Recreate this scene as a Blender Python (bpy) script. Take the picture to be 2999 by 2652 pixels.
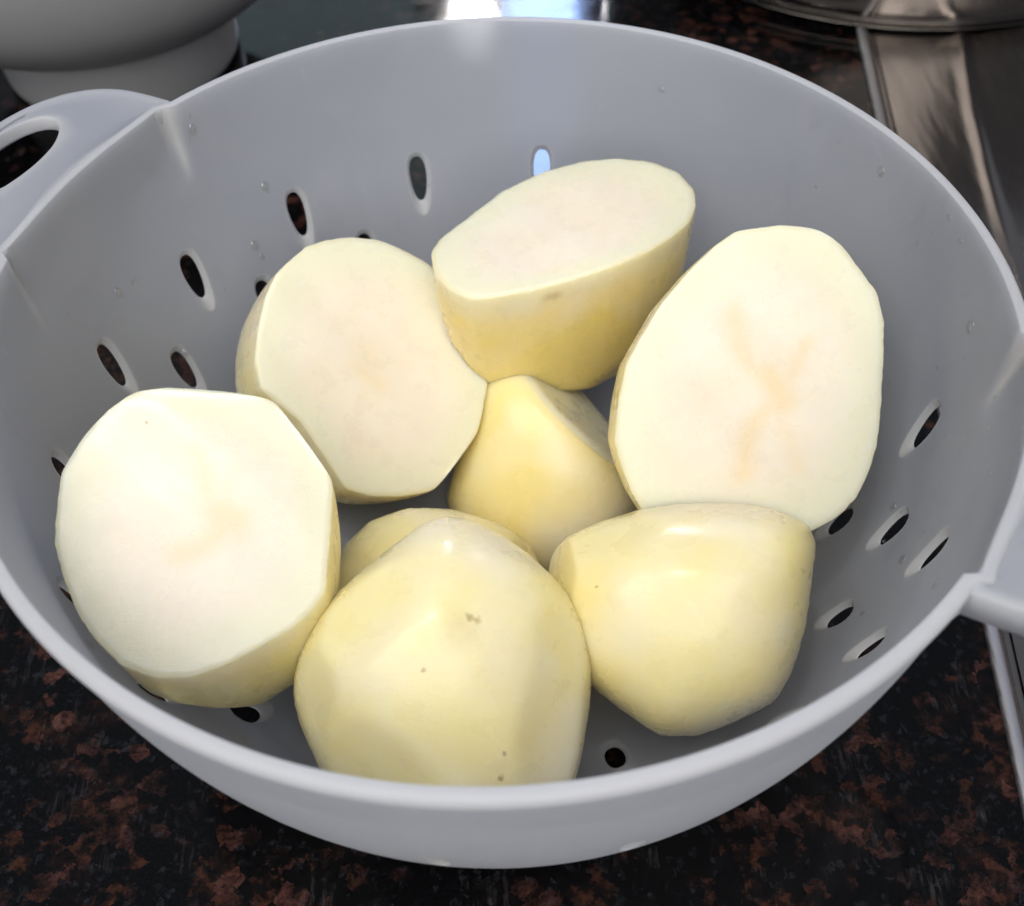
import bpy, math, random
import numpy as np
from mathutils import Matrix, Vector, Euler

S = 0.12                 # rim radius of the colander in metres: lengths below marked R are in rim radii
ZR = 1.03                # height of the rim above the counter, in R

# ------------------------------------------------------------------ camera, world, lamps, exposure
scene = bpy.context.scene
for o in list(bpy.data.objects):
    bpy.data.objects.remove(o)
cam_d = bpy.data.cameras.new('camera')
cam = bpy.data.objects.new('camera', cam_d)
scene.collection.objects.link(cam)
scene.camera = cam
cam_d.sensor_fit = 'HORIZONTAL'
cam_d.sensor_width = 36
cam_d.lens = 36 * 1.09
cam_d.clip_start = 0.01
cam_d.clip_end = 50
rot = Matrix.Rotation(-0.0172, 4, 'Z') @ Matrix.Rotation(0.6802, 4, 'X') @ Matrix.Rotation(-0.0382, 4, 'Z')
cam.matrix_world = Matrix.Translation((0, -1.5822 * S, (1.4702 + ZR) * S)) @ rot
cam_d.dof.use_dof = True
cam_d.dof.focus_distance = 2.35 * S
cam_d.dof.aperture_fstop = 15

world = bpy.data.worlds.new('World')
scene.world = world
world.use_nodes = True
world.node_tree.nodes['Background'].inputs[0].default_value = (0.61, 0.66, 0.77, 1)
world.node_tree.nodes['Background'].inputs[1].default_value = 0.26

def lamp(name, loc, target, sx, sy, power, color):
    d = bpy.data.lights.new(name, 'AREA')
    d.shape = 'RECTANGLE'
    d.size, d.size_y = sx, sy
    d.energy = power
    d.color = color
    o = bpy.data.objects.new(name, d)
    scene.collection.objects.link(o)
    o.location = loc
    o.rotation_euler = (Vector(target) - Vector(loc)).to_track_quat('-Z', 'Y').to_euler()
    return o

lamp('ceiling_lamp', (-0.24, -0.48, 1.20), (0, 0.02, 0.06), 1.3, 0.8, 12.6, (1.0, 0.975, 0.935))
lamp('room_light', (0.10, -1.4, 0.85), (0, 0, 0.08), 1.6, 0.9, 10.0, (1.0, 0.97, 0.93))
lamp('window', (0.165, 2.5, 1.50), (0.0, 0.2, 0.05), 0.19, 0.72, 11.0, (0.38, 0.55, 1.0))
lamp('window_shade', (-0.50, 2.5, 1.55), (0.0, 0.2, 0.05), 0.74, 0.8, 1.4, (0.50, 0.70, 0.74))
lamp('downlight', (-0.22, -0.10, 1.45), (0, 0, 0.08), 0.05, 0.05, 1.7, (1.0, 0.96, 0.90))
lamp('steel_sheen_light', (1.05, 1.75, 1.0), (0.25, 0.3, 0), 0.22, 0.5, 3.0, (1.0, 0.86, 0.76))  # added area light, not a known fixture, to put sheen on hob and pan
lamp('spot_lamp', (-0.01, 2.5, 1.235), (0, 0.2, 0), 0.08, 0.08, 5.0, (1.0, 0.98, 0.95))

scene.view_settings.view_transform = 'Standard'
scene.view_settings.look = 'None'
scene.view_settings.exposure = 0.15
scene.view_settings.gamma = 1.0
scene.view_settings.use_curve_mapping = False
scene.cycles.use_denoising = True
scene.cycles.max_bounces = 7
scene.cycles.use_adaptive_sampling = True
scene.cycles.adaptive_threshold = 0.03
scene.cycles.diffuse_bounces = 4
scene.cycles.glossy_bounces = 4
scene.cycles.caustics_reflective = False
scene.cycles.caustics_refractive = False

# ------------------------------------------------------------------ helpers
def link(o, parent=None):
    scene.collection.objects.link(o)
    if parent is not None:
        o.parent = parent
    return o

def mesh_obj(name, verts, faces, mat=None, parent=None, smooth=True):
    me = bpy.data.meshes.new(name)
    me.from_pydata([tuple(v) for v in verts], [], [tuple(f) for f in faces])
    me.validate()
    me.update()
    if smooth:
        me.polygons.foreach_set('use_smooth', [True] * len(me.polygons))
    if mat:
        me.materials.append(mat)
    return link(bpy.data.objects.new(name, me), parent)

def empty(name, loc, label, cat, group=None):
    o = bpy.data.objects.new(name, None)
    scene.collection.objects.link(o)
    o.location = loc
    o['label'] = label
    o['category'] = cat
    if group:
        o['group'] = group
    return o

def tag(o, label, cat, group=None):
    o['label'] = label
    o['category'] = cat
    if group:
        o['group'] = group

class NT:
    def __init__(self, name):
        self.m = bpy.data.materials.new(name)
        self.m.use_nodes = True
        self.t = self.m.node_tree
        self.b = self.t.nodes['Principled BSDF']
    def n(self, kind, **kw):
        nd = self.t.nodes.new(kind)
        for k, v in kw.items():
            if isinstance(k, str) and hasattr(nd, k):
                setattr(nd, k, v)
            else:
                nd.inputs[k].default_value = v
        return nd
    def l(self, a, b):
        self.t.links.new(a, b)
    def val(self, node, **kw):
        for k, v in kw.items():
            node.inputs[k.replace('_', ' ')].default_value = v
    def math(self, op, a, b=None, clamp=False):
        nd = self.t.nodes.new('ShaderNodeMath'); nd.operation = op; nd.use_clamp = clamp
        for i, x in enumerate((a, b)):
            if x is None: continue
            if isinstance(x, (int, float)): nd.inputs[i].default_value = x
            else: self.l(x, nd.inputs[i])
        return nd.outputs[0]
    def mix(self, fac, a, b):
        nd = self.t.nodes.new('ShaderNodeMix'); nd.data_type = 'RGBA'
        for i, x in ((0, fac), (6, a), (7, b)):
            if isinstance(x, (int, float)): nd.inputs[i].default_value = x
            elif isinstance(x, tuple): nd.inputs[i].default_value = x if len(x) == 4 else x + (1,)
            else: self.l(x, nd.inputs[i])
        return nd.outputs[2]
    def ramp(self, fac, stops, interp='LINEAR'):
        nd = self.t.nodes.new('ShaderNodeValToRGB'); nd.color_ramp.interpolation = interp
        e = nd.color_ramp.elements
        while len(e) < len(stops): e.new(0.5)
        for el, (p, c) in zip(e, stops):
            el.position = p
            el.color = (c, c, c, 1) if isinstance(c, (int, float)) else tuple(c) + (1,)
        self.l(fac, nd.inputs[0])
        return nd.outputs[0]
    def coords(self, scale=(1, 1, 1), rot=(0, 0, 0), loc=(0, 0, 0)):
        tc = self.t.nodes.new('ShaderNodeTexCoord')
        mp = self.t.nodes.new('ShaderNodeMapping')
        mp.inputs['Scale'].default_value = scale
        mp.inputs['Rotation'].default_value = rot
        mp.inputs['Location'].default_value = loc
        self.l(tc.outputs['Object'], mp.inputs[0])
        return mp.outputs[0]
    def noise(self, vec, scale, detail=3, rough=0.55, dist=0.0):
        nd = self.t.nodes.new('ShaderNodeTexNoise')
        nd.inputs['Scale'].default_value = scale
        nd.inputs['Detail'].default_value = detail
        nd.inputs['Roughness'].default_value = rough
        nd.inputs['Distortion'].default_value = dist
        self.l(vec, nd.inputs['Vector'])
        return nd.outputs[0]
    def bump(self, h, strength, distance):
        nd = self.t.nodes.new('ShaderNodeBump')
        nd.inputs['Strength'].default_value = strength
        nd.inputs['Distance'].default_value = distance
        self.l(h, nd.inputs['Height'])
        return nd.outputs[0]

# ------------------------------------------------------------------ materials
def mat_granite():
    t = NT('polished_granite')
    v = t.coords(scale=(1.35, 1.35, 1.35))
    def warped(nscale, amt):
        nn = t.t.nodes.new('ShaderNodeTexNoise'); nn.inputs['Scale'].default_value = nscale; nn.inputs['Detail'].default_value = 5; nn.inputs['Roughness'].default_value = 0.65
        t.l(v, nn.inputs['Vector'])
        wv = t.t.nodes.new('ShaderNodeVectorMath'); wv.operation = 'MULTIPLY_ADD'
        t.l(nn.outputs['Color'], wv.inputs[0]); wv.inputs[1].default_value = (amt,) * 3; t.l(v, wv.inputs[2])
        return wv.outputs[0]
    def cells(vec, scale):
        vo = t.t.nodes.new('ShaderNodeTexVoronoi'); vo.inputs['Scale'].default_value = scale
        t.l(vec, vo.inputs['Vector'])
        sp = t.t.nodes.new('ShaderNodeSeparateColor'); t.l(vo.outputs['Color'], sp.inputs[0])
        return sp.outputs
    w1, w2 = warped(75, 0.020), warped(220, 0.008)
    c1, c2, c3 = cells(w1, 56), cells(w2, 150), cells(w2, 420)
    big = t.noise(v, 13, 4, 0.6)
    fine = t.noise(v, 700, 4, 0.7)
    mid = t.noise(v, 170, 5, 0.7)
    # black ground with charcoal mica
    base = t.mix(t.ramp(fine, [(0.45, 0), (0.75, 1)]), (0.0008, 0.0008, 0.001), (0.0045, 0.0045, 0.0055))
    m = t.math('MULTIPLY', t.ramp(c3[0], [(0.80, 0), (0.9, 1)]), t.ramp(mid, [(0.45, 0), (0.6, 1)]))
    base = t.mix(m, base, (0.014, 0.0145, 0.018))
    # rust and dusky-pink feldspar, broken up inside by darker veins
    rust = t.mix(t.ramp(mid, [(0.38, 0), (0.66, 1)]), (0.006, 0.003, 0.002), (0.048, 0.018, 0.011))
    pink = t.mix(t.ramp(mid, [(0.36, 0), (0.64, 1)]), (0.014, 0.006, 0.005), (0.105, 0.042, 0.032))
    m1 = t.math('MULTIPLY', t.ramp(c1[0], [(0.62, 0), (0.70, 1)]), t.ramp(big, [(0.49, 0), (0.60, 1)]))
    base = t.mix(t.math('MULTIPLY', m1, t.ramp(mid, [(0.34, 0.05), (0.56, 0.95)])), base, rust)
    m2 = t.math('MULTIPLY', t.ramp(c2[0], [(0.78, 0), (0.85, 1)]), t.ramp(big, [(0.46, 0), (0.58, 1)]))
    base = t.mix(t.math('MULTIPLY', m2, t.ramp(fine, [(0.34, 0.15), (0.55, 1)])), base, pink)
    m2b = t.math('MULTIPLY', t.ramp(c2[2], [(0.84, 0), (0.9, 1)]), t.ramp(mid, [(0.42, 0), (0.6, 1)]))
    base = t.mix(m2b, base, rust)
    # pale silky flakes lying along one cleavage direction
    sv = t.coords(scale=(1, 0.10, 1), rot=(0, 0, 0.12))
    st = t.noise(sv, 640, 4, 0.7)
    patch = t.noise(v, 44, 3, 0.6)
    m4 = t.math('MULTIPLY', t.ramp(st, [(0.48, 0), (0.72, 1)]), t.ramp(patch, [(0.56, 0), (0.70, 1)]))
    base = t.mix(t.math('MULTIPLY', m4, 0.28), base, (0.19, 0.165, 0.165))
    t.l(base, t.b.inputs['Base Color'])
    r = t.ramp(t.noise(v, 60, 4), [(0.3, 0.05), (0.7, 0.12)])
    t.l(r, t.b.inputs['Roughness'])
    t.b.inputs['IOR'].default_value = 1.5
    t.b.inputs['Specular IOR Level'].default_value = 0.30
    t.l(t.bump(t.noise(v, 120, 2), 0.05, 0.0004), t.b.inputs['Normal'])
    return t.m

def mat_plastic():
    """milky plastic: thin walls let light through and look grey, thick edges scatter more and look whiter"""
    t = NT('milky_plastic')
    v = t.coords()
    b = t.b
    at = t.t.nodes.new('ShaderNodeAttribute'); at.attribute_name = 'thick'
    big = t.noise(v, 18, 4, 0.55)
    col = t.mix(t.ramp(big, [(0.35, 0), (0.65, 1)]), (0.525, 0.55, 0.615), (0.585, 0.605, 0.665))
    sm = t.noise(t.coords(scale=(1, 1, 0.45)), 75, 3, 0.6, 0.4)
    col = t.mix(t.math('MULTIPLY', t.ramp(sm, [(0.64, 0), (0.72, 1)]), 0.32), col, (0.39, 0.405, 0.455))
    sc = t.noise(t.coords(scale=(1, 1, 0.6)), 260, 2, 0.5, 0.2)
    col = t.mix(t.math('MULTIPLY', t.ramp(sc, [(0.72, 0), (0.76, 1)]), 0.35), col, (0.74, 0.75, 0.79))
    starch = t.noise(t.coords(loc=(3, 1, 2), scale=(1, 1, 0.5)), 38, 5, 0.7, 0.6)
    col = t.mix(t.math('MULTIPLY', t.ramp(starch, [(0.58, 0), (0.70, 1)]), 0.22), col, (0.74, 0.75, 0.78))
    scr = t.noise(t.coords(scale=(1, 1, 14), rot=(0.5, 0.3, 0.4)), 90, 2, 0.5)
    col = t.mix(t.math('MULTIPLY', t.ramp(scr, [(0.70, 0), (0.74, 1)]), 0.18), col, (0.75, 0.76, 0.80))
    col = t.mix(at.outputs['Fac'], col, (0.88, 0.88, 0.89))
    t.l(col, b.inputs['Base Color'])
    b.inputs['IOR'].default_value = 1.42
    ro = t.ramp(t.noise(v, 40, 4, 0.6), [(0.35, 0.30), (0.7, 0.46)])
    t.l(ro, b.inputs['Roughness'])
    nm = t.bump(t.noise(v, 900, 3, 0.6), 0.10, 0.0002)
    t.l(nm, b.inputs['Normal'])
    tr = t.t.nodes.new('ShaderNodeBsdfTranslucent')
    tr.inputs['Color'].default_value = (0.91, 0.92, 0.95, 1)
    mx = t.t.nodes.new('ShaderNodeMixShader')
    mx.inputs[0].default_value = 0.58
    rf = t.t.nodes.new('ShaderNodeBsdfRefraction')
    rf.inputs['Color'].default_value = (0.93, 0.94, 0.97, 1); rf.inputs['Roughness'].default_value = 0.35; rf.inputs['IOR'].default_value = 1.06
    mt = t.t.nodes.new('ShaderNodeMixShader')
    mt.inputs[0].default_value = 0.30
    t.l(tr.outputs[0], mt.inputs[1]); t.l(rf.outputs[0], mt.inputs[2])
    t.l(b.outputs[0], mx.inputs[1]); t.l(mt.outputs[0], mx.inputs[2])
    out = [n for n in t.t.nodes if n.type == 'OUTPUT_MATERIAL'][0]
    t.l(mx.outputs[0], out.inputs['Surface'])
    return t.m

def mat_potato(name, spots, yellow=0.0):
    t = NT(name)
    v = t.coords()
    b = t.b
    at = t.t.nodes.new('ShaderNodeAttribute'); at.attribute_name = 'cut'
    ve = t.t.nodes.new('ShaderNodeAttribute'); ve.attribute_name = 'vein'
    ed = t.t.nodes.new('ShaderNodeAttribute'); ed.attribute_name = 'inner'
    mott = t.noise(v, 55, 4, 0.55)
    peel = t.mix(t.ramp(mott, [(0.35, 0), (0.68, 1)]), (0.89, 0.77, 0.36), (0.91, 0.82, 0.475))
    peel = t.mix(yellow, peel, (0.86, 0.64, 0.13))
    peel = t.mix(t.ramp(t.noise(v, 24, 2, 0.5), [(0.45, 0), (0.75, 1)]), peel, (0.88, 0.80, 0.62))
    # the cut face: greenish-ivory rind zone, pinkish-cream heart
    heart = t.mix(t.ramp(mott, [(0.38, 0), (0.66, 1)]), (0.815, 0.72, 0.572), (0.835, 0.762, 0.625))
    ring = (0.78, 0.75, 0.565)
    face = t.mix(ed.outputs['Fac'], ring, heart)
    col = t.mix(at.outputs['Fac'], peel, face)
    col = t.mix(ve.outputs['Fac'], col, (0.80, 0.58, 0.26))
    wn = t.t.nodes.new('ShaderNodeTexNoise'); wn.inputs['Scale'].default_value = 700; wn.inputs['Detail'].default_value = 3
    t.l(v, wn.inputs['Vector'])
    wv = t.t.nodes.new('ShaderNodeVectorMath'); wv.operation = 'MULTIPLY_ADD'
    t.l(wn.outputs['Color'], wv.inputs[0]); wv.inputs[1].default_value = (0.0016,) * 3; t.l(v, wv.inputs[2])
    for pts, rad, w in spots:
        for p in pts:
            dn = t.t.nodes.new('ShaderNodeVectorMath'); dn.operation = 'DISTANCE'
            t.l(wv.outputs[0], dn.inputs[0]); dn.inputs[1].default_value = tuple(x + 0.0008 for x in p)
            f = t.math('SUBTRACT', 1.0, t.math('DIVIDE', dn.outputs['Value'], rad), clamp=True)
            f = t.math('MULTIPLY', t.math('MULTIPLY', f, 1.5, clamp=True), w)
            col = t.mix(f, col, (0.30, 0.20, 0.06))
    t.l(col, b.inputs['Base Color'])
    b.inputs['Subsurface Weight'].default_value = 1.0
    b.inputs['Subsurface Radius'].default_value = (1.0, 0.72, 0.26)
    b.subsurface_method = 'BURLEY'
    b.inputs['Subsurface Scale'].default_value = 0.0085
    b.inputs['Coat Weight'].default_value = 0.35
    b.inputs['Coat Roughness'].default_value = 0.16
    b.inputs['Coat IOR'].default_value = 1.34
    b.inputs['IOR'].default_value = 1.38
    gr = t.noise(v, 1500, 3, 0.7)
    t.l(t.ramp(t.noise(v, 120, 3), [(0.3, 0.20), (0.7, 0.42)]), b.inputs['Roughness'])
    drag = t.noise(t.coords(scale=(1, 9, 6), rot=(0, 0, 0.6)), 130, 3, 0.6)
    h = t.math('ADD', t.math('ADD', t.math('MULTIPLY', gr, 0.6), t.noise(v, 140, 3, 0.5)), t.math('MULTIPLY', drag, 0.35))
    t.l(t.bump(h, 0.22, 0.0005), b.inputs['Normal'])
    return t.m

def mat_steel(name, col, rough, scale=(60, 2, 1), aniso=0.5, streak=(6, 1, 1)):
    t = NT(name)
    b = t.b
    b.inputs['Metallic'].default_value = 1
    v = t.coords(scale=scale)
    n = t.noise(v, 40, 4, 0.6)
    c = t.mix(n, tuple(x * 0.85 for x in col), col)
    t.l(c, b.inputs['Base Color'])
    t.l(t.ramp(n, [(0.3, rough * 0.75), (0.7, rough * 1.3)]), b.inputs['Roughness'])
    b.inputs['Anisotropic'].default_value = aniso
    wide = t.noise(t.coords(scale=tuple(x if x > 1 else 1 for x in streak)), 14, 2, 0.5, 0.0)
    t.l(t.bump(t.math('ADD', wide, t.math('MULTIPLY', n, 0.05)), 0.35, 0.002), b.inputs['Normal'])
    return t.m

def mat_glaze():
    t = NT('grey_glaze')
    v = t.coords()
    c = t.mix(t.noise(v, 25, 4), (0.42, 0.42, 0.425), (0.47, 0.47, 0.475))
    t.l(c, t.b.inputs['Base Color'])
    t.b.inputs['Roughness'].default_value = 0.42
    t.l(t.bump(t.noise(v, 300, 2), 0.05, 0.0004), t.b.inputs['Normal'])
    return t.m

M_GRANITE = mat_granite()
M_PLASTIC = mat_plastic()
M_GLAZE = mat_glaze()
M_STEEL = mat_steel('brushed_steel', (0.38, 0.345, 0.325), 0.20)
M_STEEL_EDGE = mat_steel('satin_steel_edge', (0.62, 0.60, 0.61), 0.6)
M_PAN = mat_steel('pan_steel', (0.30, 0.28, 0.26), 0.14, scale=(1, 1, 30), streak=(1, 1, 3))

# ------------------------------------------------------------------ counter
cv, cf = [], []
nx, ny = 12, 12
for j in range(ny + 1):
    for i in range(nx + 1):
        cv.append((-1.0 + 2.2 * i / nx, -0.55 + 2.2 * j / ny, 0))
for j in range(ny):
    for i in range(nx):
        a = j * (nx + 1) + i
        cf.append((a, a + 1, a + nx + 2, a + nx + 1))
counter = mesh_obj('counter', cv, cf, M_GRANITE)
counter['kind'] = 'structure'

# ------------------------------------------------------------------ colander
HOLES = []       # (azimuth deg, z top, z bottom) on the wall, in R
ROW1 = [80.6, 101.2, 122.3, 142.8, 163.3, 183.6, 203.8, 224.5, 242.0, 261.5, 281.5, 302.0, -43.5, -23.4, -2.8]
for a in ROW1:
    HOLES.append((a, -0.345, -0.507, 3.5))
for a in [132.7, 152.8, 173.3, 193.8, 214.3, 235, 255.5, 276, 296.5, -53.7, -33.2, -12.8, 112.5]:
    HOLES.append((a, -0.520, -0.662, 3.6))
for a in [142.8, 163.3, 183.6, 203.8, 245.0, 265.5, 286.0, 306.5, -43.5, -22.7, -3.6]:
    HOLES.append((a, -0.700, -0.812, 4.0))
HOLES.append((213.0, -0.835, -0.925, 6.5))
HOLES += [(293.4, -1, 0.598, 6.5)]           # z top -1: a round hole in the floor at that radius
for k in range(1, 14):
    HOLES += [(293.4 + 22.5 * k, -1, 0.598, 6.5)]

T_WALL = 0.014
def profile():
    """inner profile from rim to floor centre, points (rho, z) at even arc length"""
    pts = []
    a, h, fl = 0.977, 1.32, -0.95
    for k in range(4001):
        z = -0.90 * k / 4000
        pts.append((a * math.sqrt(1 - (z / h) ** 2), z))
    r0, z0 = pts[-1]
    # fillet into the floor
    for k in range(1, 1001):
        t = k / 1000
        r1, r2 = r0 - 0.055, r0 - 0.15
        q = ((1 - t) ** 2 * r0 + 2 * t * (1 - t) * r1 + t * t * r2, (1 - t) ** 2 * z0 + 2 * t * (1 - t) * fl + t * t * fl)
        pts.append(q)
    rl = pts[-1][0]
    for k in range(1, 2001):
        pts.append((rl * (1 - k / 2000) + 0.012 * k / 2000, fl))
    p = np.array(pts)
    d = np.r_[0, np.cumsum(np.hypot(*np.diff(p, axis=0).T))]
    n = 116
    s = np.linspace(0, d[-1], n)
    q = np.stack([np.interp(s, d, p[:, 0]), np.interp(s, d, p[:, 1])], 1)
    return s, q, d, p

PS, PQ, PD, PP = profile()
def at_s(s):
    return float(np.interp(s, PD, PP[:, 0])), float(np.interp(s, PD, PP[:, 1]))
def normal_s(s):
    e = 0.004
    r1, z1 = at_s(max(s - e, 0)); r2, z2 = at_s(min(s + e, PD[-1]))
    l = math.hypot(r2 - r1, z2 - z1)
    # outward normal of the (rho,z) curve: points away from the inside of the bowl
    return -(z2 - z1) / l, (r2 - r1) / l
def s_of_z(z):
    k = int(np.argmax(PP[:, 1] <= z + 1e-9))
    return float(PD[k])
def s_of_floor(r):
    m = np.where(PP[:, 1] <= -0.9499)[0]
    k = m[np.argmin(np.abs(PP[m, 0] - r))]
    return float(PD[k])

HANDLE_C = (153.4, -27.3)
SPAN = 16.1
def bulge(th, z):
    """the wall swells outward between the gussets under each handle"""
    for c in HANDLE_C:
        d = (th - c + 180) % 360 - 180
        if abs(d) < SPAN + 1.0:
            e = max(0.0, 1 - abs(abs(d) - SPAN + 0.0) / 0.6) if abs(d) > SPAN else 1.0
            e = e * e * (3 - 2 * e)
            amp = 0.005 + 0.016 * (abs(min(abs(d), SPAN)) / SPAN) ** 4
            f = max(0.0, min(1.0, 1 + z / 0.20))
            return amp * e * f ** 0.8
    return 0.0

def gusset_highlight(th, z):  # painted highlight: paler wedge in the colour along each lit gusset facet
    for c in HANDLE_C:
        d = abs((th - c + 180) % 360 - 180) - SPAN - 0.3
        if -1.6 < d < 1.1 and z > -0.20:
            return min(1.0, 1.6 * max(0.0, 1 - abs(d + 0.1) / (0.55 + 0.9 * (1 + z / 0.20)))) * min(1.0, 3 * (1 + z / 0.20))
    return 0.0
def P_in(th, s):
    r, z = at_s(s)
    r += bulge(th, z)
    if z < -0.94:
        z += 0.006 * math.exp(-((r - 0.535) / 0.006) ** 2)       # moulded ring on the floor
    a = math.radians(th)
    return (r * math.cos(a) * S, r * math.sin(a) * S, (z + ZR) * S)
def P_out(th, s):
    r, z = at_s(s)
    nr, nz = normal_s(s)
    b = bulge(th, z)
    tw = T_WALL + 0.011 * max(0, 1 + z / 0.14)
    r, z = r + b + nr * tw, z + nz * tw - 0.022 * max(0.0, 1 + z / 0.05)
    a = math.radians(th)
    return (r * math.cos(a) * S, r * math.sin(a) * S, (z + ZR) * S)

NA = 360
NS = len(PS)
DS = PS[1] - PS[0]
def build_colander_shell():
    verts, faces = [], []
    thick = {}
    def grid(fn):
        base = len(verts)
        for j in range(NS):
            for i in range(NA):
                thick[len(verts)] = gusset_highlight(i * 360 / NA, at_s(PS[j])[1])  # the painted gusset highlight rides in this mask too
                verts.append(fn(i * 360 / NA, PS[j]))
        return base
    gi = grid(P_in)
    go = grid(P_out)
    used = {}
    patches = []
    for hn, (th, zt, zb, wid) in enumerate(HOLES):
        th %= 360
        if zt == -1:
            sc = s_of_floor(zb); s0, s1 = sc - 0.030, sc + 0.030
            r = zb
            wid = 0.060 / r * 57.3
        else:
            s0, s1 = s_of_z(zt), s_of_z(zb)
        i0 = int(math.floor(th - wid / 2 - 0.9)); i1 = int(math.ceil(th + wid / 2 + 0.9))
        j0 = int(math.floor(s0 / DS - 0.8)); j1 = int(math.ceil(s1 / DS + 0.8))
        cells = [(i % NA, j) for i in range(i0, i1) for j in range(j0, j1)]
        if any(c in used for c in cells):
            continue
        for c in cells: used[c] = hn
        patches.append((th, s0, s1, wid, i0, i1, j0, j1, zt == -1))
    for j in range(NS - 1):
        for i in range(NA):
            if (i, j) in used: continue
            i2 = (i + 1) % NA
            faces.append((gi + j * NA + i, gi + j * NA + i2, gi + (j + 1) * NA + i2, gi + (j + 1) * NA + i))
            faces.append((go + j * NA + i, go + (j + 1) * NA + i, go + (j + 1) * NA + i2, go + j * NA + i2))
    # floor centre
    ci = len(verts); verts.append((0, 0, (-0.95 + ZR) * S))
    co = len(verts); verts.append((0, 0, (-0.95 - T_WALL + ZR) * S))
    for i in range(NA):
        i2 = (i + 1) % NA
        faces.append((gi + (NS - 1) * NA + i, gi + (NS - 1) * NA + i2, ci))
        faces.append((go + (NS - 1) * NA + i2, go + (NS - 1) * NA + i, co))
    # hole patches
    for (th, s0, s1, wid, i0, i1, j0, j1, flat) in patches:
        per = [(i, j0) for i in range(i0, i1)] + [(i1, j) for j in range(j0, j1)] + [(i, j1) for i in range(i1, i0, -1)] + [(i0, j) for j in range(j1, j0, -1)]
        sc = (s0 + s1) / 2
        hs = (s1 - s0) / 2
        n = len(per)
        def outline(k, ws, top, bot, pinch):
            i, j = per[k]
            u = (i - th) / ((i1 - i0) / 2); v = (j * DS - sc) / ((j1 - j0) * DS / 2)
            a = math.atan2(v, u)
            cu, cv_ = math.cos(a), math.sin(a)
            m = (top + bot) / 2
            L = (bot - top) / 2
            w = ws * (1 - pinch * (cv_ * 0.5 + 0.5))
            cu = math.copysign(abs(cu) ** 0.8, cu)
            return th + cu * w / 2, m + cv_ * L
        rings = []
        for surf, g in ((0, gi), (1, go)):
            fn = P_in if surf == 0 else P_out
            if flat:
                par = (wid * 1.12, s0 - 0.003, s1 + 0.003, 0.0) if surf == 0 else (wid * 0.80, s0 + 0.006, s1 - 0.006, 0.0)
            else:
                L = s1 - s0
                par = (wid * 1.32, s0 - 0.012, s1 + 0.006, 0.42) if surf == 0 else (wid * 0.90, s0 + 0.05 * L, s1 - 0.20 * L, 0.30)
            ring0 = [g + per[k][1] * NA + per[k][0] % NA for k in range(n)]
            prev = ring0
            for f in (0.35, 0.65, 0.88, 1.0):
                cur = []
                for k in range(n):
                    a, b = outline(k, *par)
                    pa, pb = per[k][0], per[k][1] * DS
                    q = fn(pa + (a - pa) * f, pb + (b - pb) * f)
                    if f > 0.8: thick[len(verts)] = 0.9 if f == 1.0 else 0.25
                    cur.append(len(verts)); verts.append(q)
                for k in range(n):
                    k2 = (k + 1) % n
                    fc = (prev[k], prev[k2], cur[k2], cur[k])
                    faces.append(fc if surf == 0 else fc[::-1])
                prev = cur
            rings.append((prev, par))
        # the sloping wall of the hole, with a rounded inner lip
        (ra, pa_), (rb, pb_) = rings
        prev = ra
        for f in (0.12, 0.5, 0.85):
            cur = []
            for k in range(n):
                A = Vector(verts[ra[k]]); B = Vector(verts[rb[k]])
                q = A.lerp(B, f)
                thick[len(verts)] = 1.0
                cur.append(len(verts)); verts.append(tuple(q))
            for k in range(n):
                k2 = (k + 1) % n
                faces.append((prev[k], prev[k2], cur[k2], cur[k]))
            prev = cur
        for k in range(n):
            k2 = (k + 1) % n
            faces.append((prev[k], prev[k2], rb[k2], rb[k]))
    # rim: rounded flat lip joining the inner wall to the outer wall
    prevring = [gi + i for i in range(NA)]
    lip = [(0.9775, 0.0020), (0.9790, 0.0032), (0.9815, 0.0038), (0.988, 0.0038), (0.993, 0.0032), (0.9965, 0.0018), (0.9995, -0.0010), (1.0018, -0.005), (1.0030, -0.011), (1.0030, -0.018)]
    for (r, z) in lip:
        cur = []
        for i in range(NA):
            a = math.radians(i * 360 / NA)
            b = bulge(i * 360 / NA, 0)
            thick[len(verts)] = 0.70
            cur.append(len(verts)); verts.append(((r + b) * math.cos(a) * S, (r + b) * math.sin(a) * S, (z + ZR) * S))
        for i in range(NA):
            i2 = (i + 1) % NA
            faces.append((prevring[i2], prevring[i], cur[i], cur[i2]))
        prevring = cur
    for i in range(NA):
        i2 = (i + 1) % NA
        faces.append((prevring[i2], prevring[i], go + i, go + i2))
    return verts, faces, thick

def set_thick(o, th):
    at = o.data.attributes.new('thick', 'FLOAT', 'POINT')
    for k, x in (th.items() if isinstance(th, dict) else enumerate(th)):
        at.data[k].value = x

col_root = empty('colander', (0, 0, 0), 'translucent white plastic colander holding peeled potatoes', 'colander')
sv_, sf_, st_ = build_colander_shell()
shell = mesh_obj('bowl', sv_, sf_, M_PLASTIC, col_root)
set_thick(shell, st_)

def foot_ring():
    prof = [(0.665, -0.955), (0.668, -1.022), (0.673, -1.03), (0.690, -1.03), (0.695, -1.022), (0.700, -0.935)]
    v, f = [], []
    n = 180
    for i in range(n):
        a = 2 * math.pi * i / n
        for r, z in prof:
            v.append((r * math.cos(a) * S, r * math.sin(a) * S, (z + ZR) * S))
    m = len(prof)
    for i in range(n):
        i2 = (i + 1) % n
        for k in range(m):
            k2 = (k + 1) % m
            f.append((i * m + k, i2 * m + k, i2 * m + k2, i * m + k2))
    o = mesh_obj('foot_ring', v, f, M_PLASTIC, col_root)
    set_thick(o, [0.3] * len(v))
    return o
foot_ring()

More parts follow.
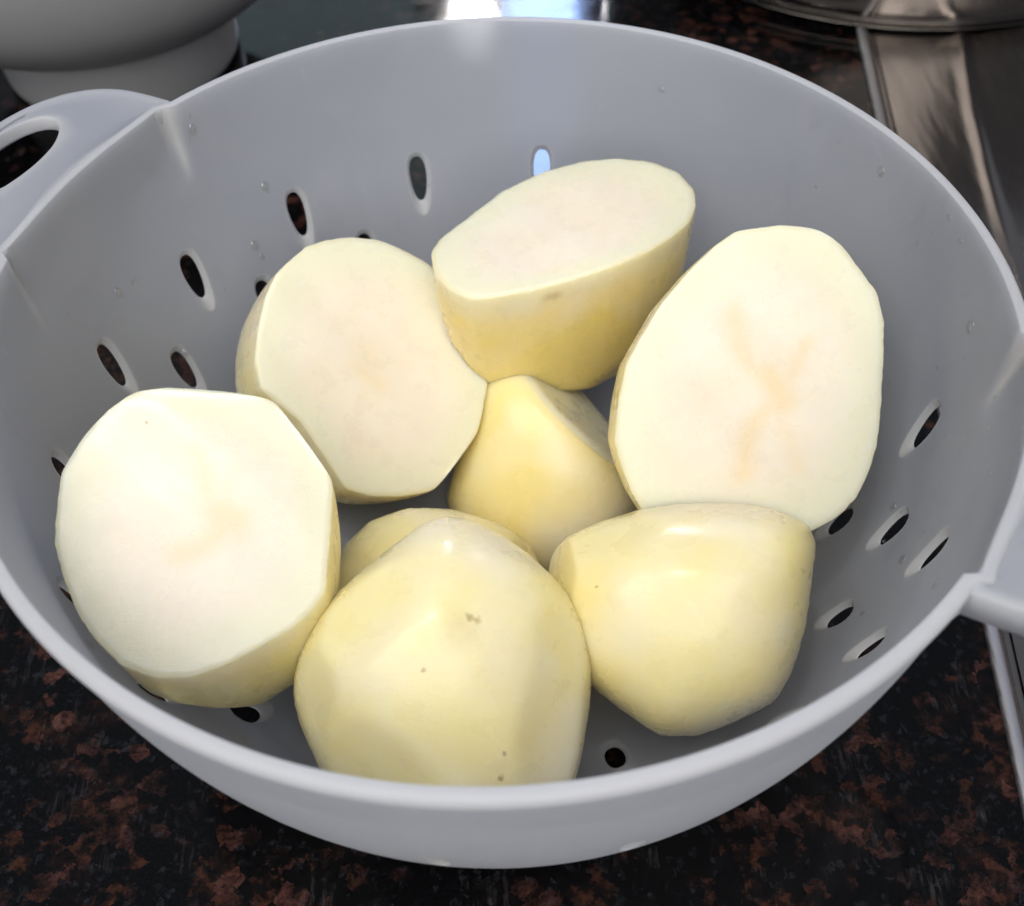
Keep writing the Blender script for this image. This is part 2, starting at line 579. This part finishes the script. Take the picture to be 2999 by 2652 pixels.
def handle(center_deg):
    """a flat ear joined to the rim, with a lens-shaped grip slot"""
    n = 160
    ctl = [(0.955, 0.310), (1.010, 0.312), (1.085, 0.310), (1.150, 0.287), (1.205, 0.243), (1.245, 0.185), (1.270, 0.115), (1.282, 0.05), (1.285, 0.0)]
    half = np.array(ctl)
    full = np.r_[half, (half * [1, -1])[::-1][1:]]
    inner = []
    for k in range(1, 40):                                      # back along the rim, inside the wall's thickness
        t = k / 40
        ang = math.radians(-17.7 + 35.4 * t)
        inner.append((0.992 * math.cos(ang), 0.992 * math.sin(ang)))
    d = np.r_[0, np.cumsum(np.hypot(*np.diff(full, axis=0).T))]
    m = n - len(inner)
    s = np.linspace(0, d[-1], m)
    # smooth resample
    from_pts = np.stack([np.interp(s, d, full[:, 0]), np.interp(s, d, full[:, 1])], 1)
    for _ in range(12):
        from_pts[1:-1] = 0.25 * from_pts[:-2] + 0.5 * from_pts[1:-1] + 0.25 * from_pts[2:]
    outer = np.r_[from_pts, np.array(inner)]
    N = len(outer)
    cu, cvv = 1.175, 0.0
    slot = []
    for q in outer:
        a = math.atan2(q[1] - cvv, (q[0] - cu))
        # matching point on the slot by direction, squeezed lens
        c, s_ = math.cos(a), math.sin(a)
        rr = 1 / math.sqrt((c / 0.074) ** 2 + (s_ / 0.150) ** 2)
        slot.append((cu + rr * c, cvv + rr * s_))
    slot = np.array(slot)
    lay = []
    def ring(t, z, grow=0.0):
        p = outer * (1 - t) + slot * t
        cen = np.array([cu, cvv])
        if grow:
            dvec = p - cen
            p = cen + dvec * (1 + grow / np.maximum(np.hypot(*dvec.T), 1e-6))[:, None]
        return [(x, y, z) for x, y in p]
    th = 0.062
    seq = [ring(0.0, -th), ring(0, -0.010), ring(0, -0.004, -0.002), ring(0, 0.000, -0.006), ring(0, 0.000, -0.022), ring(0.0, -0.0045, -0.032), ring(0.5, -0.005), ring(0.80, -0.005),
           ring(0.92, -0.0035), ring(0.97, -0.0045), ring(1.0, -0.009), ring(1.0, -0.034), ring(0.97, -0.038), ring(0.90, -0.036), ring(0.85, -0.026), ring(0.3, -0.026), ring(0.14, -0.028), ring(0.08, -0.05), ring(0.07, -th)]
    tk = [0.8, 0.7, 0.6, 0.5, 0.35, 0.1, 0.0, 0.05, 0.5, 0.8, 1, 1, 0.8, 0.4, 0.0, 0.0, 0.0, 0.3, 0.8]
    v, f = [], []
    a = math.radians(center_deg)
    ca, sa = math.cos(a), math.sin(a)
    for rg in seq:
        for x, y, z in rg:
            v.append(((x * ca - y * sa) * S, (x * sa + y * ca) * S, (z + ZR) * S))
    L = len(seq)
    for l in range(L):
        l2 = (l + 1) % L
        for k in range(N):
            k2 = (k + 1) % N
            f.append((l * N + k, l2 * N + k, l2 * N + k2, l * N + k2))
    o = mesh_obj('handle', v, f, M_PLASTIC, col_root)
    set_thick(o, [tk[k // N] for k in range(L * N)])
    return o
h1 = handle(HANDLE_C[0]); h1['label'] = 'handle with grip slot beside the grey bowl'
h2 = handle(HANDLE_C[1]); h2['label'] = 'handle reaching over the steel hob'

# ------------------------------------------------------------------ potatoes
POTATOES = {
    'left_face': {'loc': [-0.07177, -0.03879, 0.0896], 'X': [0.99168, -0.00381, -0.12868], 'N': [0.11756, -0.3806, 0.91724], 'poly': [(-0.0089, 0.03763), (0.00349, 0.03712), (0.01069, 0.03575), (0.01802, 0.03259), (0.02424, 0.02773), (0.02865, 0.02283), (0.0308, 0.01728), (0.03141, 0.01173), (0.03131, 0.00381), (0.03101, -0.00458), (0.03071, -0.01281), (0.02795, -0.01691), (0.02399, -0.02099), (0.01644, -0.02563), (0.00952, -0.02963), (0.00207, -0.03248), (-0.0055, -0.03278), (-0.01333, -0.02991), (-0.01988, -0.02391), (-0.02432, -0.01783), (-0.02784, -0.01053), (-0.03054, -0.0031), (-0.0311, 0.00568), (-0.03093, 0.01405), (-0.02704, 0.02272), (-0.02213, 0.03036), (-0.01785, 0.03369)], 'spots': [([(-0.01348, 0.02781)], 0.0007, 0.5)], 'veins': [([(0.00762, 0.00437), (0.00455, 0.00729), (0.00127, 0.01264), (-0.00011, 0.01996)], 0.0042, 0.26), ([(0.00796, 0.00438), (0.00452, 0.00011), (0.00085, -0.00352), (-0.00349, -0.00537)], 0.0042, 0.34), ([(0.00635, 0.00614), (0.00999, 0.00324)], 0.0055, 0.42), ([(0.00565, 0.00792), (0.00765, 0.01529)], 0.004, 0.16)], 'front': 'flat', 'hb': 0.045, 'shift': (0.01, -0.02), 'facets': 9, 'seed': 3},
    'middle_face': {'loc': [-0.03699, 0.0357, 0.06367], 'X': [0.9504, 0.13079, -0.2822], 'N': [0.30661, -0.54648, 0.77933], 'poly': [(-0.01866, 0.03458), (-0.01292, 0.03716), (-0.00562, 0.0387), (0.00331, 0.03859), (0.00936, 0.03654), (0.01702, 0.03308), (0.0237, 0.0278), (0.02951, 0.02133), (0.03346, 0.01393), (0.03585, 0.00641), (0.03681, -0.00041), (0.03588, -0.00807), (0.03432, -0.0157), (0.03045, -0.0241), (0.02585, -0.03212), (0.019, -0.0355), (0.01, -0.0371), (0.00114, -0.03695), (-0.00615, -0.03518), (-0.01128, -0.02738), (-0.01928, -0.01612), (-0.03064, -0.00728), (-0.03246, 0.00049), (-0.03154, 0.01059), (-0.02975, 0.01937), (-0.02637, 0.0269)], 'veins': [([(-0.0022, -0.00085), (0.00226, -0.00432)], 0.0045, 0.3), ([(0.00068, 0.00521), (9e-05, -0.00809)], 0.006, 0.15)], 'front': 'flat', 'hb': 0.052, 'shift': (-0.016, -0.012), 'facets': 9, 'seed': 7},
    'back_tilted': {'loc': [0.02196, 0.05605, 0.09394], 'X': [0.99833, -0.05265, 0.02363], 'N': [-0.02977, -0.11909, 0.99244], 'poly': [(-0.03843, -0.00548), (-0.03551, 7e-05), (-0.02712, 0.0084), (-0.01851, 0.01735), (-0.00673, 0.02453), (0.00518, 0.0285), (0.01557, 0.02944), (0.02577, 0.02745), (0.03346, 0.02252), (0.03758, 0.01463), (0.03703, 0.00833), (0.0347, 0.00263), (0.02936, -0.00284), (0.02204, -0.00812), (0.01208, -0.01319), (0.00092, -0.01743), (-0.0101, -0.02072), (-0.01967, -0.02263), (-0.0265, -0.02324), (-0.03207, -0.02), (-0.03671, -0.01386)], 'spots': [([(-0.00539, -0.02497), (-0.00361, -0.02434), (-0.00197, -0.0237)], 0.0022, 0.22)], 'front': 'flat', 'hb': 0.074, 'full': 0.7, 'yellow': 0.6, 'shift': (0.0, -0.006), 'facets': 10, 'seed': 11, 'edge': 0.0008, 'edge0': 0.94, 'pale': 8.0},
    'right_face': {'loc': [0.06602, 0.0025, 0.08939], 'X': [0.9987, -0.04105, -0.03025], 'N': [-0.00593, -0.68274, 0.73063], 'poly': [(-0.01572, 0.02729), (-0.01005, 0.03258), (-0.00501, 0.03611), (0.00642, 0.03763), (0.0179, 0.03651), (0.0218, 0.03274), (0.0264, 0.02669), (0.03127, 0.02037), (0.0331, 0.01339), (0.03316, 0.00575), (0.03292, -0.00577), (0.03217, -0.018), (0.03014, -0.02511), (0.0273, -0.0316), (0.02261, -0.0368), (0.01491, -0.04096), (0.00522, -0.04395), (-0.00646, -0.04394), (-0.01686, -0.04197), (-0.02727, -0.03674), (-0.03094, -0.03089), (-0.03383, -0.02377), (-0.03555, -0.01732), (-0.03459, -0.00704), (-0.03273, 0.00255), (-0.02958, 0.00829), (-0.02391, 0.01781)], 'spots': [], 'veins': [([(0.0052, -0.00384), (-0.00066, 0.00128), (-0.00395, 0.00702), (-0.00598, 0.01465)], 0.0042, 0.34), ([(0.00588, -0.00576), (0.00147, -0.01154), (-0.00165, -0.01862), (-0.00308, -0.02638)], 0.0042, 0.44), ([(0.00387, -0.0009), (0.00693, -0.00705)], 0.006, 0.55), ([(0.00647, -0.00256), (0.0109, 0.00128), (0.01336, 0.00702)], 0.0036, 0.34), ([(0.00723, -0.00961), (0.00994, -0.01734), (0.01109, -0.0238)], 0.004, 0.24), ([(0.00202, -0.00576), (-0.0083, -0.0032)], 0.007, 0.08)], 'front': 'flat', 'hb': 0.046, 'shift': (-0.006, -0.003), 'facets': 9, 'seed': 5},
    'center_low': {'loc': [0.01392, 0.03233, 0.02789], 'X': [0.97018, -0.20248, 0.13325], 'N': [-0.23715, -0.67925, 0.69453], 'poly': [(-0.0162, 0.02745), (-0.00569, 0.02985), (0.00705, 0.02911), (0.01809, 0.02298), (0.02442, 0.01144), (0.0277, -0.00407), (0.03018, -0.01653), (0.02642, -0.02932), (0.01701, -0.03771), (0.00257, -0.04163), (-0.01383, -0.03751), (-0.02712, -0.02661), (-0.03075, -0.01693), (-0.02699, -0.00221), (-0.02197, 0.01233)], 'front': 'dome', 'hf': 0.024, 'hb': 0.024, 'facets': 0, 'seed': 21, 'yellow': 0.2, 'soft': 0.006, 'cuts': [(0.7, 0.7, 0.1, -0.0165, 2)]},
    'front_round': {'loc': [-0.01711, -0.05473, 0.05448], 'X': [0.99675, -0.01688, -0.07873], 'N': [0.06092, -0.48125, 0.87446], 'poly': [(-0.00039, 0.03411), (0.00404, 0.03389), (0.00848, 0.03278), (0.01483, 0.02964), (0.02243, 0.02462), (0.02873, 0.01861), (0.03249, 0.01361), (0.03496, 0.00802), (0.03626, 0.00123), (0.03631, -0.0049), (0.03545, -0.01459), (0.03398, -0.02416), (0.03205, -0.03242), (0.02466, -0.04054), (0.01254, -0.04505), (0.00051, -0.04493), (-0.01391, -0.04135), (-0.02367, -0.03319), (-0.02866, -0.02617), (-0.03281, -0.01674), (-0.03486, -0.00961), (-0.03468, -0.00422), (-0.03344, 0.00242), (-0.02978, 0.01035), (-0.02501, 0.01591), (-0.01774, 0.0224), (-0.00974, 0.02847), (-0.00478, 0.0323)], 'spots': [([(0.00635, 0.01118), (0.0071, 0.01093), (0.00786, 0.01069), (0.00861, 0.01044), (0.00936, 0.0102)], 0.0011, 0.28), ([(-0.00527, -0.00231)], 0.0007, 0.6), ([(0.01456, -0.02995)], 0.001, 0.7), ([(0.01639, -0.0243)], 0.0007, 0.6), ([(0.00427, 0.00735)], 0.006, 0.16)], 'front': 'dome', 'hf': 0.034, 'hb': 0.03, 'facets': 12, 'seed': 33, 'flat_amt': 0.55, 'sq': 0.82},
    'front_right': {'loc': [0.046, -0.04386, 0.04761], 'X': [0.98638, -0.12399, 0.10805], 'N': [-0.15583, -0.49458, 0.85505], 'poly': [(-0.01111, 0.02838), (-0.00324, 0.02932), (0.00456, 0.02946), (0.01485, 0.02904), (0.02371, 0.02747), (0.0309, 0.024), (0.03287, 0.01972), (0.03165, 0.01077), (0.02972, -0.00063), (0.02746, -0.00818), (0.02476, -0.01444), (0.02085, -0.02007), (0.00947, -0.0258), (0.00187, -0.02876), (-0.007, -0.02927), (-0.01078, -0.02733), (-0.0184, -0.02239), (-0.02612, -0.01611), (-0.03195, -0.00714), (-0.03452, 0.00458), (-0.03581, 0.01354), (-0.03445, 0.01711), (-0.03042, 0.02105), (-0.02172, 0.02507)], 'spots': [([(-0.02455, 0.00874)], 0.0006, 0.5)], 'front': 'dome', 'hf': 0.034, 'hb': 0.028, 'facets': 10, 'seed': 41, 'flat_amt': 0.35, 'sq': 0.7, 'yellow': 0.12},
    'low_small': {'loc': [-0.0209, -0.02295, 0.02875], 'X': [0.9962, -0.01705, -0.08542], 'N': [0.06939, -0.43743, 0.89657], 'poly': [(-0.03007, -0.0037), (-0.02907, 0.00686), (-0.02516, 0.01617), (-0.01825, 0.02246), (-0.00761, 0.02623), (0.00463, 0.02609), (0.01767, 0.02229), (0.02708, 0.01671), (0.03181, 0.00951), (0.03275, 0.00022), (0.02627, -0.01249), (0.0136, -0.02083), (-0.00167, -0.02564), (-0.01823, -0.02633), (-0.03059, -0.02634), (-0.03754, -0.02365), (-0.03799, -0.01958), (-0.03388, -0.01273)], 'front': 'dome', 'hf': 0.024, 'hb': 0.03, 'facets': 8, 'seed': 52},
}

NTH = 360
def polar_outline(poly):
    p = np.array(poly)
    n = len(p)
    th = np.linspace(-math.pi, math.pi, NTH, endpoint=False)
    r = np.zeros(NTH)
    for k, t in enumerate(th):
        d = np.array([math.cos(t), math.sin(t)])
        best = 0
        for i in range(n):
            a, b = p[i], p[(i + 1) % n]
            e = b - a
            den = d[0] * e[1] - d[1] * e[0]
            if abs(den) < 1e-12: continue
            s = (a[0] * e[1] - a[1] * e[0]) / den
            u = (a[0] * d[1] - a[1] * d[0]) / den
            if s > 0 and -1e-9 <= u <= 1 + 1e-9: best = max(best, s)
        r[k] = best
    return th, r

def smooth_c(r, it):
    for _ in range(it):
        r = 0.25 * np.roll(r, 1) + 0.5 * r + 0.25 * np.roll(r, -1)
    return r

def softpos(x, k):
    return np.where(x > k, x, np.where(x < -k, 0, (x + k) ** 2 / (4 * k)))

def seg_dist(P, pts):
    d = np.full(len(P), 1e9)
    pts = [np.array(q) for q in pts]
    if len(pts) == 1:
        return np.hypot(*(P - pts[0]).T)
    for a, b in zip(pts[:-1], pts[1:]):
        e = b - a
        t = np.clip(((P - a) @ e) / (e @ e), 0, 1)
        d = np.minimum(d, np.hypot(*(P - (a + t[:, None] * e)).T))
    return d

def potato(key, label, name):
    D = POTATOES[key]
    rng = np.random.RandomState(D['seed'])
    th, r = polar_outline(D['poly'])
    nick = smooth_c(np.random.RandomState(D['seed'] + 100).randn(NTH), 2)
    r_edge = smooth_c(r, 4) + nick * 0.00012
    r_side = smooth_c(r, 4)
    r_soft = smooth_c(r, 60)
    rows = []
    cut_rows = []
    inner_rows = []
    ct, st = np.cos(th), np.sin(th)
    Rm = r.mean()
    flat = D['front'] == 'flat'
    sh = D.get('shift', (0, 0))
    phase = rng.rand(6) * 6.28
    edge_r = D.get('edge', 0.0004)
    if flat:
        ss = np.r_[np.linspace(0.015, 0.90, 60), np.linspace(0.91, 0.975, 14), 0.985, 0.993, 0.998]
        for s in ss:
            rr = r_edge * s
            x, y = rr * ct, rr * st
            z = 0.0004 * np.sin(x / 0.011 + phase[0]) * np.sin(y / 0.014 + phase[1]) + 0.00015 * np.sin(x / 0.005 + y / 0.004 + phase[2])
            # knife edge falls away a little near the rim
            z = z * (1 - s ** 6) - edge_r * max(0, (s - D.get('edge0', 0.955)) / (1 - D.get('edge0', 0.955))) ** 2
            rows.append(np.stack([x, y, z], 1)); cut_rows.append(np.full(NTH, 1.0 if s < 0.97 else 0.75)); inner_rows.append(np.full(NTH, min(1, max(0, (0.86 - s) / 0.28))))
    else:
        for s in np.linspace(0.01, 0.999, 100):
            phi = s * math.pi / 2
            mixw = min(1, max(0, (s - 0.45) / 0.5)) ** 1.5
            rr = (r_edge * mixw + r_soft * (1 - mixw)) * math.sin(phi) ** D.get('sq', 0.92)
            z = np.full(NTH, D['hf'] * math.cos(phi) ** 0.85)
            rows.append(np.stack([rr * ct, rr * st, z], 1)); cut_rows.append(np.zeros(NTH)); inner_rows.append(np.zeros(NTH))
    nb = 90
    for k in range(1, nb):
        phi = (k / nb) ** 1.45 * math.pi / 2
        t = math.sin(phi)
        mixw = math.cos(phi) ** 0.6
        rr = (((r_edge if k < 2 else r_side) * mixw) + r_soft * (1 - mixw)) * math.cos(phi) ** D.get('full', 0.80)
        z0 = -edge_r if flat else 0
        x, y = rr * ct + sh[0] * t, rr * st + sh[1] * t
        rows.append(np.stack([x, y, np.full(NTH, z0 - D['hb'] * t)], 1)); cut_rows.append(np.clip(0.9 - phi * 57.3 / (D.get('pale', 5.0) * (1 + 0.18 * np.sin(2 * th + phase[0]) + 0.12 * np.sin(5 * th + phase[1]))), 0, 1) if flat else np.zeros(NTH)); inner_rows.append(np.zeros(NTH))
    V = np.concatenate(rows)
    cut = np.concatenate(cut_rows); inn = np.concatenate(inner_rows)
    top = np.array([[0, 0, 0.0 if flat else D['hf']]])
    bot = np.array([[sh[0], sh[1], V[:, 2].min() - 1e-5]])
    V = np.concatenate([V, top, bot]); cut = np.r_[cut, 1.0 if flat else 0, 0]; inn = np.r_[inn, 1.0, 0]
    # flats left by the peeler
    planes = []
    for k in range(D['facets']):
        for _ in range(50):
            n = rng.randn(3); n /= np.linalg.norm(n)
            if flat and -0.85 < n[2] < -0.25: break
            if not flat and 0.35 < abs(n[2]) < 0.9: break
        planes.append((n, (0.035 + 0.06 * rng.rand()) * D.get('flat_amt', 1.0), 0))
    for q in D.get('cuts', []):
        n = np.array(q[:3], float); n /= np.linalg.norm(n)
        planes.append((n, q[3], q[4]))
    for n, dep, iscut in planes:
        dd = V @ n
        off = dd.max() * (1 - dep * 1.6) if not iscut else (dd.max() * (1 - dep) if dep > 0 else -dep)
        x = softpos(dd - off, D.get('soft', 0.0025) if iscut else 0.0009)
        V = V - n[None, :] * x[:, None]
        if iscut == 2:
            cut = np.maximum(cut, np.clip((dd - off) / 0.0012, 0, 1))
    # slow lumps and fine knife marks on the peeled side
    side = 1 - np.clip(cut * 1.5, 0, 1)
    lump = np.sin(V[:, 0] / 0.012 + phase[3]) * np.sin(V[:, 1] / 0.010 + phase[4]) * np.sin(V[:, 2] / 0.011 + phase[5])
    nrmv = V / np.maximum(np.linalg.norm(V, axis=1), 1e-6)[:, None]
    V = V + nrmv * (lump * 0.0005 * side)[:, None]
    faces = []
    nr = len(rows)
    for j in range(nr - 1):
        b0, b1 = j * NTH, (j + 1) * NTH
        for i in range(NTH):
            i2 = (i + 1) % NTH
            faces.append((b0 + i, b1 + i, b1 + i2, b0 + i2))
    tp, bt = nr * NTH, nr * NTH + 1
    for i in range(NTH):
        i2 = (i + 1) % NTH
        faces.append((tp, i, i2))
        faces.append((bt, (nr - 1) * NTH + i2, (nr - 1) * NTH + i))
    vein = np.zeros(len(V))
    if flat:
        xy = V[:, :2]
        wv = xy + 0.0006 * np.stack([np.sin(xy[:, 1] / 0.003), np.sin(xy[:, 0] / 0.0034)], 1)
        for pts, wd, amt in D.get('veins', []):
            d = seg_dist(wv, pts)
            vein = np.maximum(vein, amt * np.exp(-(d / wd) ** 2 * 2.2))
        vein *= (cut > 0.9) * (V[:, 2] > -0.004)
    me = bpy.data.meshes.new(name)
    me.from_pydata(V.tolist(), [], faces)
    me.update()
    me.polygons.foreach_set('use_smooth', [True] * len(me.polygons))
    for nm, arr in (('cut', cut), ('vein', vein), ('inner', inn)):
        at = me.attributes.new(nm, 'FLOAT', 'POINT')
        at.data.foreach_set('value', arr.astype(np.float32))
    Xv = Vector(D['X']); Nv = Vector(D['N']); Yv = Nv.cross(Xv)
    cl = Vector((0, -1.5822 * S, (1.4702 + ZR) * S)) - Vector(D['loc'])
    cl = np.array([cl.dot(Xv), cl.dot(Yv), cl.dot(Nv)])
    spots3 = []
    for pts, rad, w in D.get('spots', []):
        q3 = []
        for q in pts:
            d = np.array([q[0], q[1], 0.0]) - cl; d /= np.linalg.norm(d)
            rel = V - cl
            along = rel @ d
            off = np.linalg.norm(rel - along[:, None] * d, axis=1)
            near = np.where(off < max(off.min() * 1.5, 0.0012))[0]
            q3.append(tuple(float(x) for x in V[near[np.argmin(along[near])]]))
        spots3.append((q3, rad, w))
    me.materials.append(mat_potato('potato_flesh_' + key, spots3, D.get('yellow', 0.0)))
    o = link(bpy.data.objects.new(name, me))
    X = Vector(D['X']); N = Vector(D['N']); Y = N.cross(X)
    m = Matrix((X, Y, N)).transposed().to_4x4()
    o.matrix_world = Matrix.Translation(D['loc']) @ m
    tag(o, label, 'potato', 'peeled potatoes in the colander')
    return o

potato('left_face', 'large peeled potato half at the far left, round cut face with a faint yellow star', 'potato_half')
potato('middle_face', 'peeled potato half showing a pale cut face, just above the left one', 'potato_half')
potato('back_tilted', 'tilted potato half at the back, oval cut face up and deep yellow side below', 'potato_half')
potato('right_face', 'large potato half on the right, oval cut face with an orange star-shaped core', 'potato_half')
potato('center_low', 'shaded potato piece lying deep in the middle under the tilted back half', 'potato_half')
potato('front_round', 'rounded peeled potato at the front rim with a small brown bruise', 'potato')
potato('front_right', 'yellow peeled potato chunk overlapping the right half, rounded side to the viewer', 'potato_half')
potato('low_small', 'mostly hidden potato peeking out behind the bruised front one', 'potato')

# ------------------------------------------------------------------ grey bowl behind
def lathe(name, prof, n, mat, parent, center, closed=False):
    v, f = [], []
    m = len(prof)
    for i in range(n):
        a = 2 * math.pi * i / n
        for r, z in prof:
            v.append((center[0] + r * math.cos(a), center[1] + r * math.sin(a), center[2] + z))
    for i in range(n):
        i2 = (i + 1) % n
        for k in range(m - 1 if not closed else m):
            k2 = (k + 1) % m
            f.append((i * m + k, i2 * m + k, i2 * m + k2, i * m + k2))
    return mesh_obj(name, v, f, mat, parent)

def spline(ctl, n):
    """Catmull-Rom through control points"""
    c = [np.array(p, float) for p in ctl]
    c = [2 * c[0] - c[1]] + c + [2 * c[-1] - c[-2]]
    out = []
    for i in range(1, len(c) - 2):
        for k in range(n):
            t = k / n
            p0, p1, p2, p3 = c[i - 1:i + 3]
            out.append(0.5 * (2 * p1 + (p2 - p0) * t + (2 * p0 - 5 * p1 + 4 * p2 - p3) * t * t + (3 * p1 - p0 - 3 * p2 + p3) * t ** 3))
    out.append(c[-2])
    return [tuple(p) for p in out]

gb = empty('serving_bowl', (-1.45 * S, 2.64 * S, 0), 'grey glazed bowl on a ring foot behind the colander handle', 'bowl')
bowl_out = spline([(0.30, 0.28), (0.50, 0.27), (0.68, 0.355), (0.86, 0.53), (0.97, 0.78), (1.02, 1.05)], 12)
bowl_in = spline([(0.985, 1.055), (0.93, 0.78), (0.81, 0.52), (0.62, 0.39), (0.35, 0.33), (0.01, 0.32)], 12)
lathe('body', [(r * S, z * S) for r, z in bowl_out + [(1.005, 1.07)] + bowl_in], 128, M_GLAZE, gb, (0, 0, 0))
lathe('foot', [(r * S, z * S) for r, z in spline([(0.40, 0.30), (0.45, 0.28), (0.465, 0.19), (0.47, 0.10), (0.46, 0.02), (0.425, 0.0), (0.40, 0.0), (0.39, 0.03), (0.38, 0.29)], 6)], 128, M_GLAZE, gb, (0, 0, 0))

# ------------------------------------------------------------------ steel hob and pan
hob = empty('hob', (1.8 * S, 1.0 * S, 0), 'brushed stainless steel hob set into the granite beside the colander', 'hob')
HE0, HE1 = np.array([1.145, -0.62]), np.array([1.54, 2.50])         # the hob's long edge on the counter, in R
hd = (HE1 - HE0) / np.linalg.norm(HE1 - HE0)
hnrm = np.array([hd[1], -hd[0]])                                     # points onto the hob
OX, OY = 1.8 * S, 1.0 * S
def hob_pt(a, b, z):
    p = HE0 + hd * a + hnrm * b
    return (p[0] * S - OX, p[1] * S - OY, z * S)
def strip(name, prof, mat, a0=-1.6, a1=5.2, n=60):
    v, f = [], []
    m = len(prof)
    for i in range(n + 1):
        a = a0 + (a1 - a0) * i / n
        for b, z in prof:
            v.append(hob_pt(a, b, z))
    for i in range(n):
        for k in range(m - 1):
            f.append((i * m + k, i * m + k + 1, (i + 1) * m + k + 1, (i + 1) * m + k))
    return mesh_obj(name, v, f, mat, hob)
strip('edge_strip', [(0.0, 0.0), (0.0, 0.016), (0.006, 0.022), (0.024, 0.022), (0.030, 0.017), (0.031, 0.002)], M_STEEL_EDGE)
strip('inner_bead', [(0.0325, 0.002), (0.036, 0.010), (0.045, 0.016), (0.054, 0.014), (0.060, 0.008)], M_STEEL)
def ridge_b(a):
    """distance from the edge to the basin's rolled ridge"""
    return 0.30 + 0.02 * a + 0.0 if a < 2.0 else 0.34 + 0.045 * (a - 2.0) ** 2.0
def build_plate():
    v, f = [], []
    na, nb = 120, 170
    for i in range(na + 1):
        a = -1.6 + 6.8 * i / na
        rb = ridge_b(a)
        for j in range(nb + 1):
            t = j / nb
            b = 0.061 + 3.6 * t ** 1.5
            x = b - rb
            z = 0.014 + 0.012 * math.exp(-(x / 0.022) ** 2) + 0.16 * (1 - math.exp(-(max(0, x) / 0.9) ** 2))
            v.append(hob_pt(a, b, z + 0.0))
    for i in range(na):
        for j in range(nb):
            k = i * (nb + 1) + j
            f.append((k, k + 1, k + nb + 2, k + nb + 1))
    return mesh_obj('plate', v, f, M_STEEL, hob)
build_plate()

pan = empty('stock_pan', (1.95 * S, 3.75 * S, 0), 'large shiny steel pan standing at the far end of the hob', 'pan')
pprof = spline([(0.02, 0.03), (1.16, 0.03), (1.235, 0.045), (1.27, 0.085), (1.285, 0.16), (1.29, 0.4), (1.30, 1.1)], 8) + [(1.315, 1.11), (1.27, 1.11)] + spline([(1.265, 1.08), (1.255, 0.4), (1.24, 0.12), (1.15, 0.06), (0.02, 0.06)], 8)
lathe('body', [(r * S, z * S) for r, z in pprof], 160, M_PAN, pan, (0, 0, 0))
lathe('rim_bead', [(r * S, z * S) for r, z in [(1.300, 1.10), (1.318, 1.105), (1.325, 1.12), (1.318, 1.135), (1.300, 1.14), (1.285, 1.135), (1.280, 1.118)]], 160, M_PAN, pan, (0, 0, 0))

# ------------------------------------------------------------------ water left on the plastic
def water_drops():
    t = NT('water')
    tp = t.t.nodes.new('ShaderNodeBsdfTransparent')
    gl = t.t.nodes.new('ShaderNodeBsdfGlossy'); gl.inputs['Roughness'].default_value = 0.06
    fr = t.t.nodes.new('ShaderNodeFresnel'); fr.inputs['IOR'].default_value = 1.5
    mx = t.t.nodes.new('ShaderNodeMixShader')
    mx.inputs[0].default_value = 0.16; t.l(tp.outputs[0], mx.inputs[1]); t.l(gl.outputs[0], mx.inputs[2])
    t.l(mx.outputs[0], [n for n in t.t.nodes if n.type == 'OUTPUT_MATERIAL'][0].inputs['Surface'])
    rng = random.Random(5)
    v, f = [], []
    def drop(th, s, rad):
        p = Vector(P_in(th, s)); a = Vector(P_in(th + 0.6, s)) - p; b = Vector(P_in(th, s + 0.01)) - p
        a.normalize(); b.normalize(); n = a.cross(b)
        if n.dot(Vector((0, 0, (ZR - 0.2) * S)) - p) < 0: n = -n
        e = rng.uniform(0.75, 1.2); w = rng.uniform(0.9, 1.5)
        base = len(v)
        for j, (rr, h) in enumerate(((1, -0.12), (0.94, 0.10), (0.74, 0.26), (0.42, 0.37))):
            for k in range(12):
                ang = 2 * math.pi * k / 12
                v.append(tuple(p + (a * math.cos(ang) * e + b * math.sin(ang) * w) * rad * rr + n * h * rad))
        v.append(tuple(p + n * 0.40 * rad))
        for j in range(3):
            for k in range(12):
                k2 = (k + 1) % 12
                f.append((base + j * 12 + k, base + j * 12 + k2, base + (j + 1) * 12 + k2, base + (j + 1) * 12 + k))
        for k in range(12):
            f.append((base + 36 + k, base + 36 + (k + 1) % 12, base + 48))
        f.append(tuple(base + 11 - k for k in range(12)))
    for _ in range(150):
        th = rng.choice((rng.uniform(-70, 40), rng.uniform(90, 235), rng.uniform(-100, 200)))
        s = rng.uniform(0.04, 0.95)
        drop(th, s, rng.choice((0.0004, 0.0005, 0.0006, 0.0008, 0.0013)) * rng.uniform(0.8, 1.2))
    o = mesh_obj('water_drops', v, f, t.m)
    o['kind'] = 'stuff'
    tag(o, 'tiny clear water drops scattered over the inside of the colander', 'water')
water_drops()
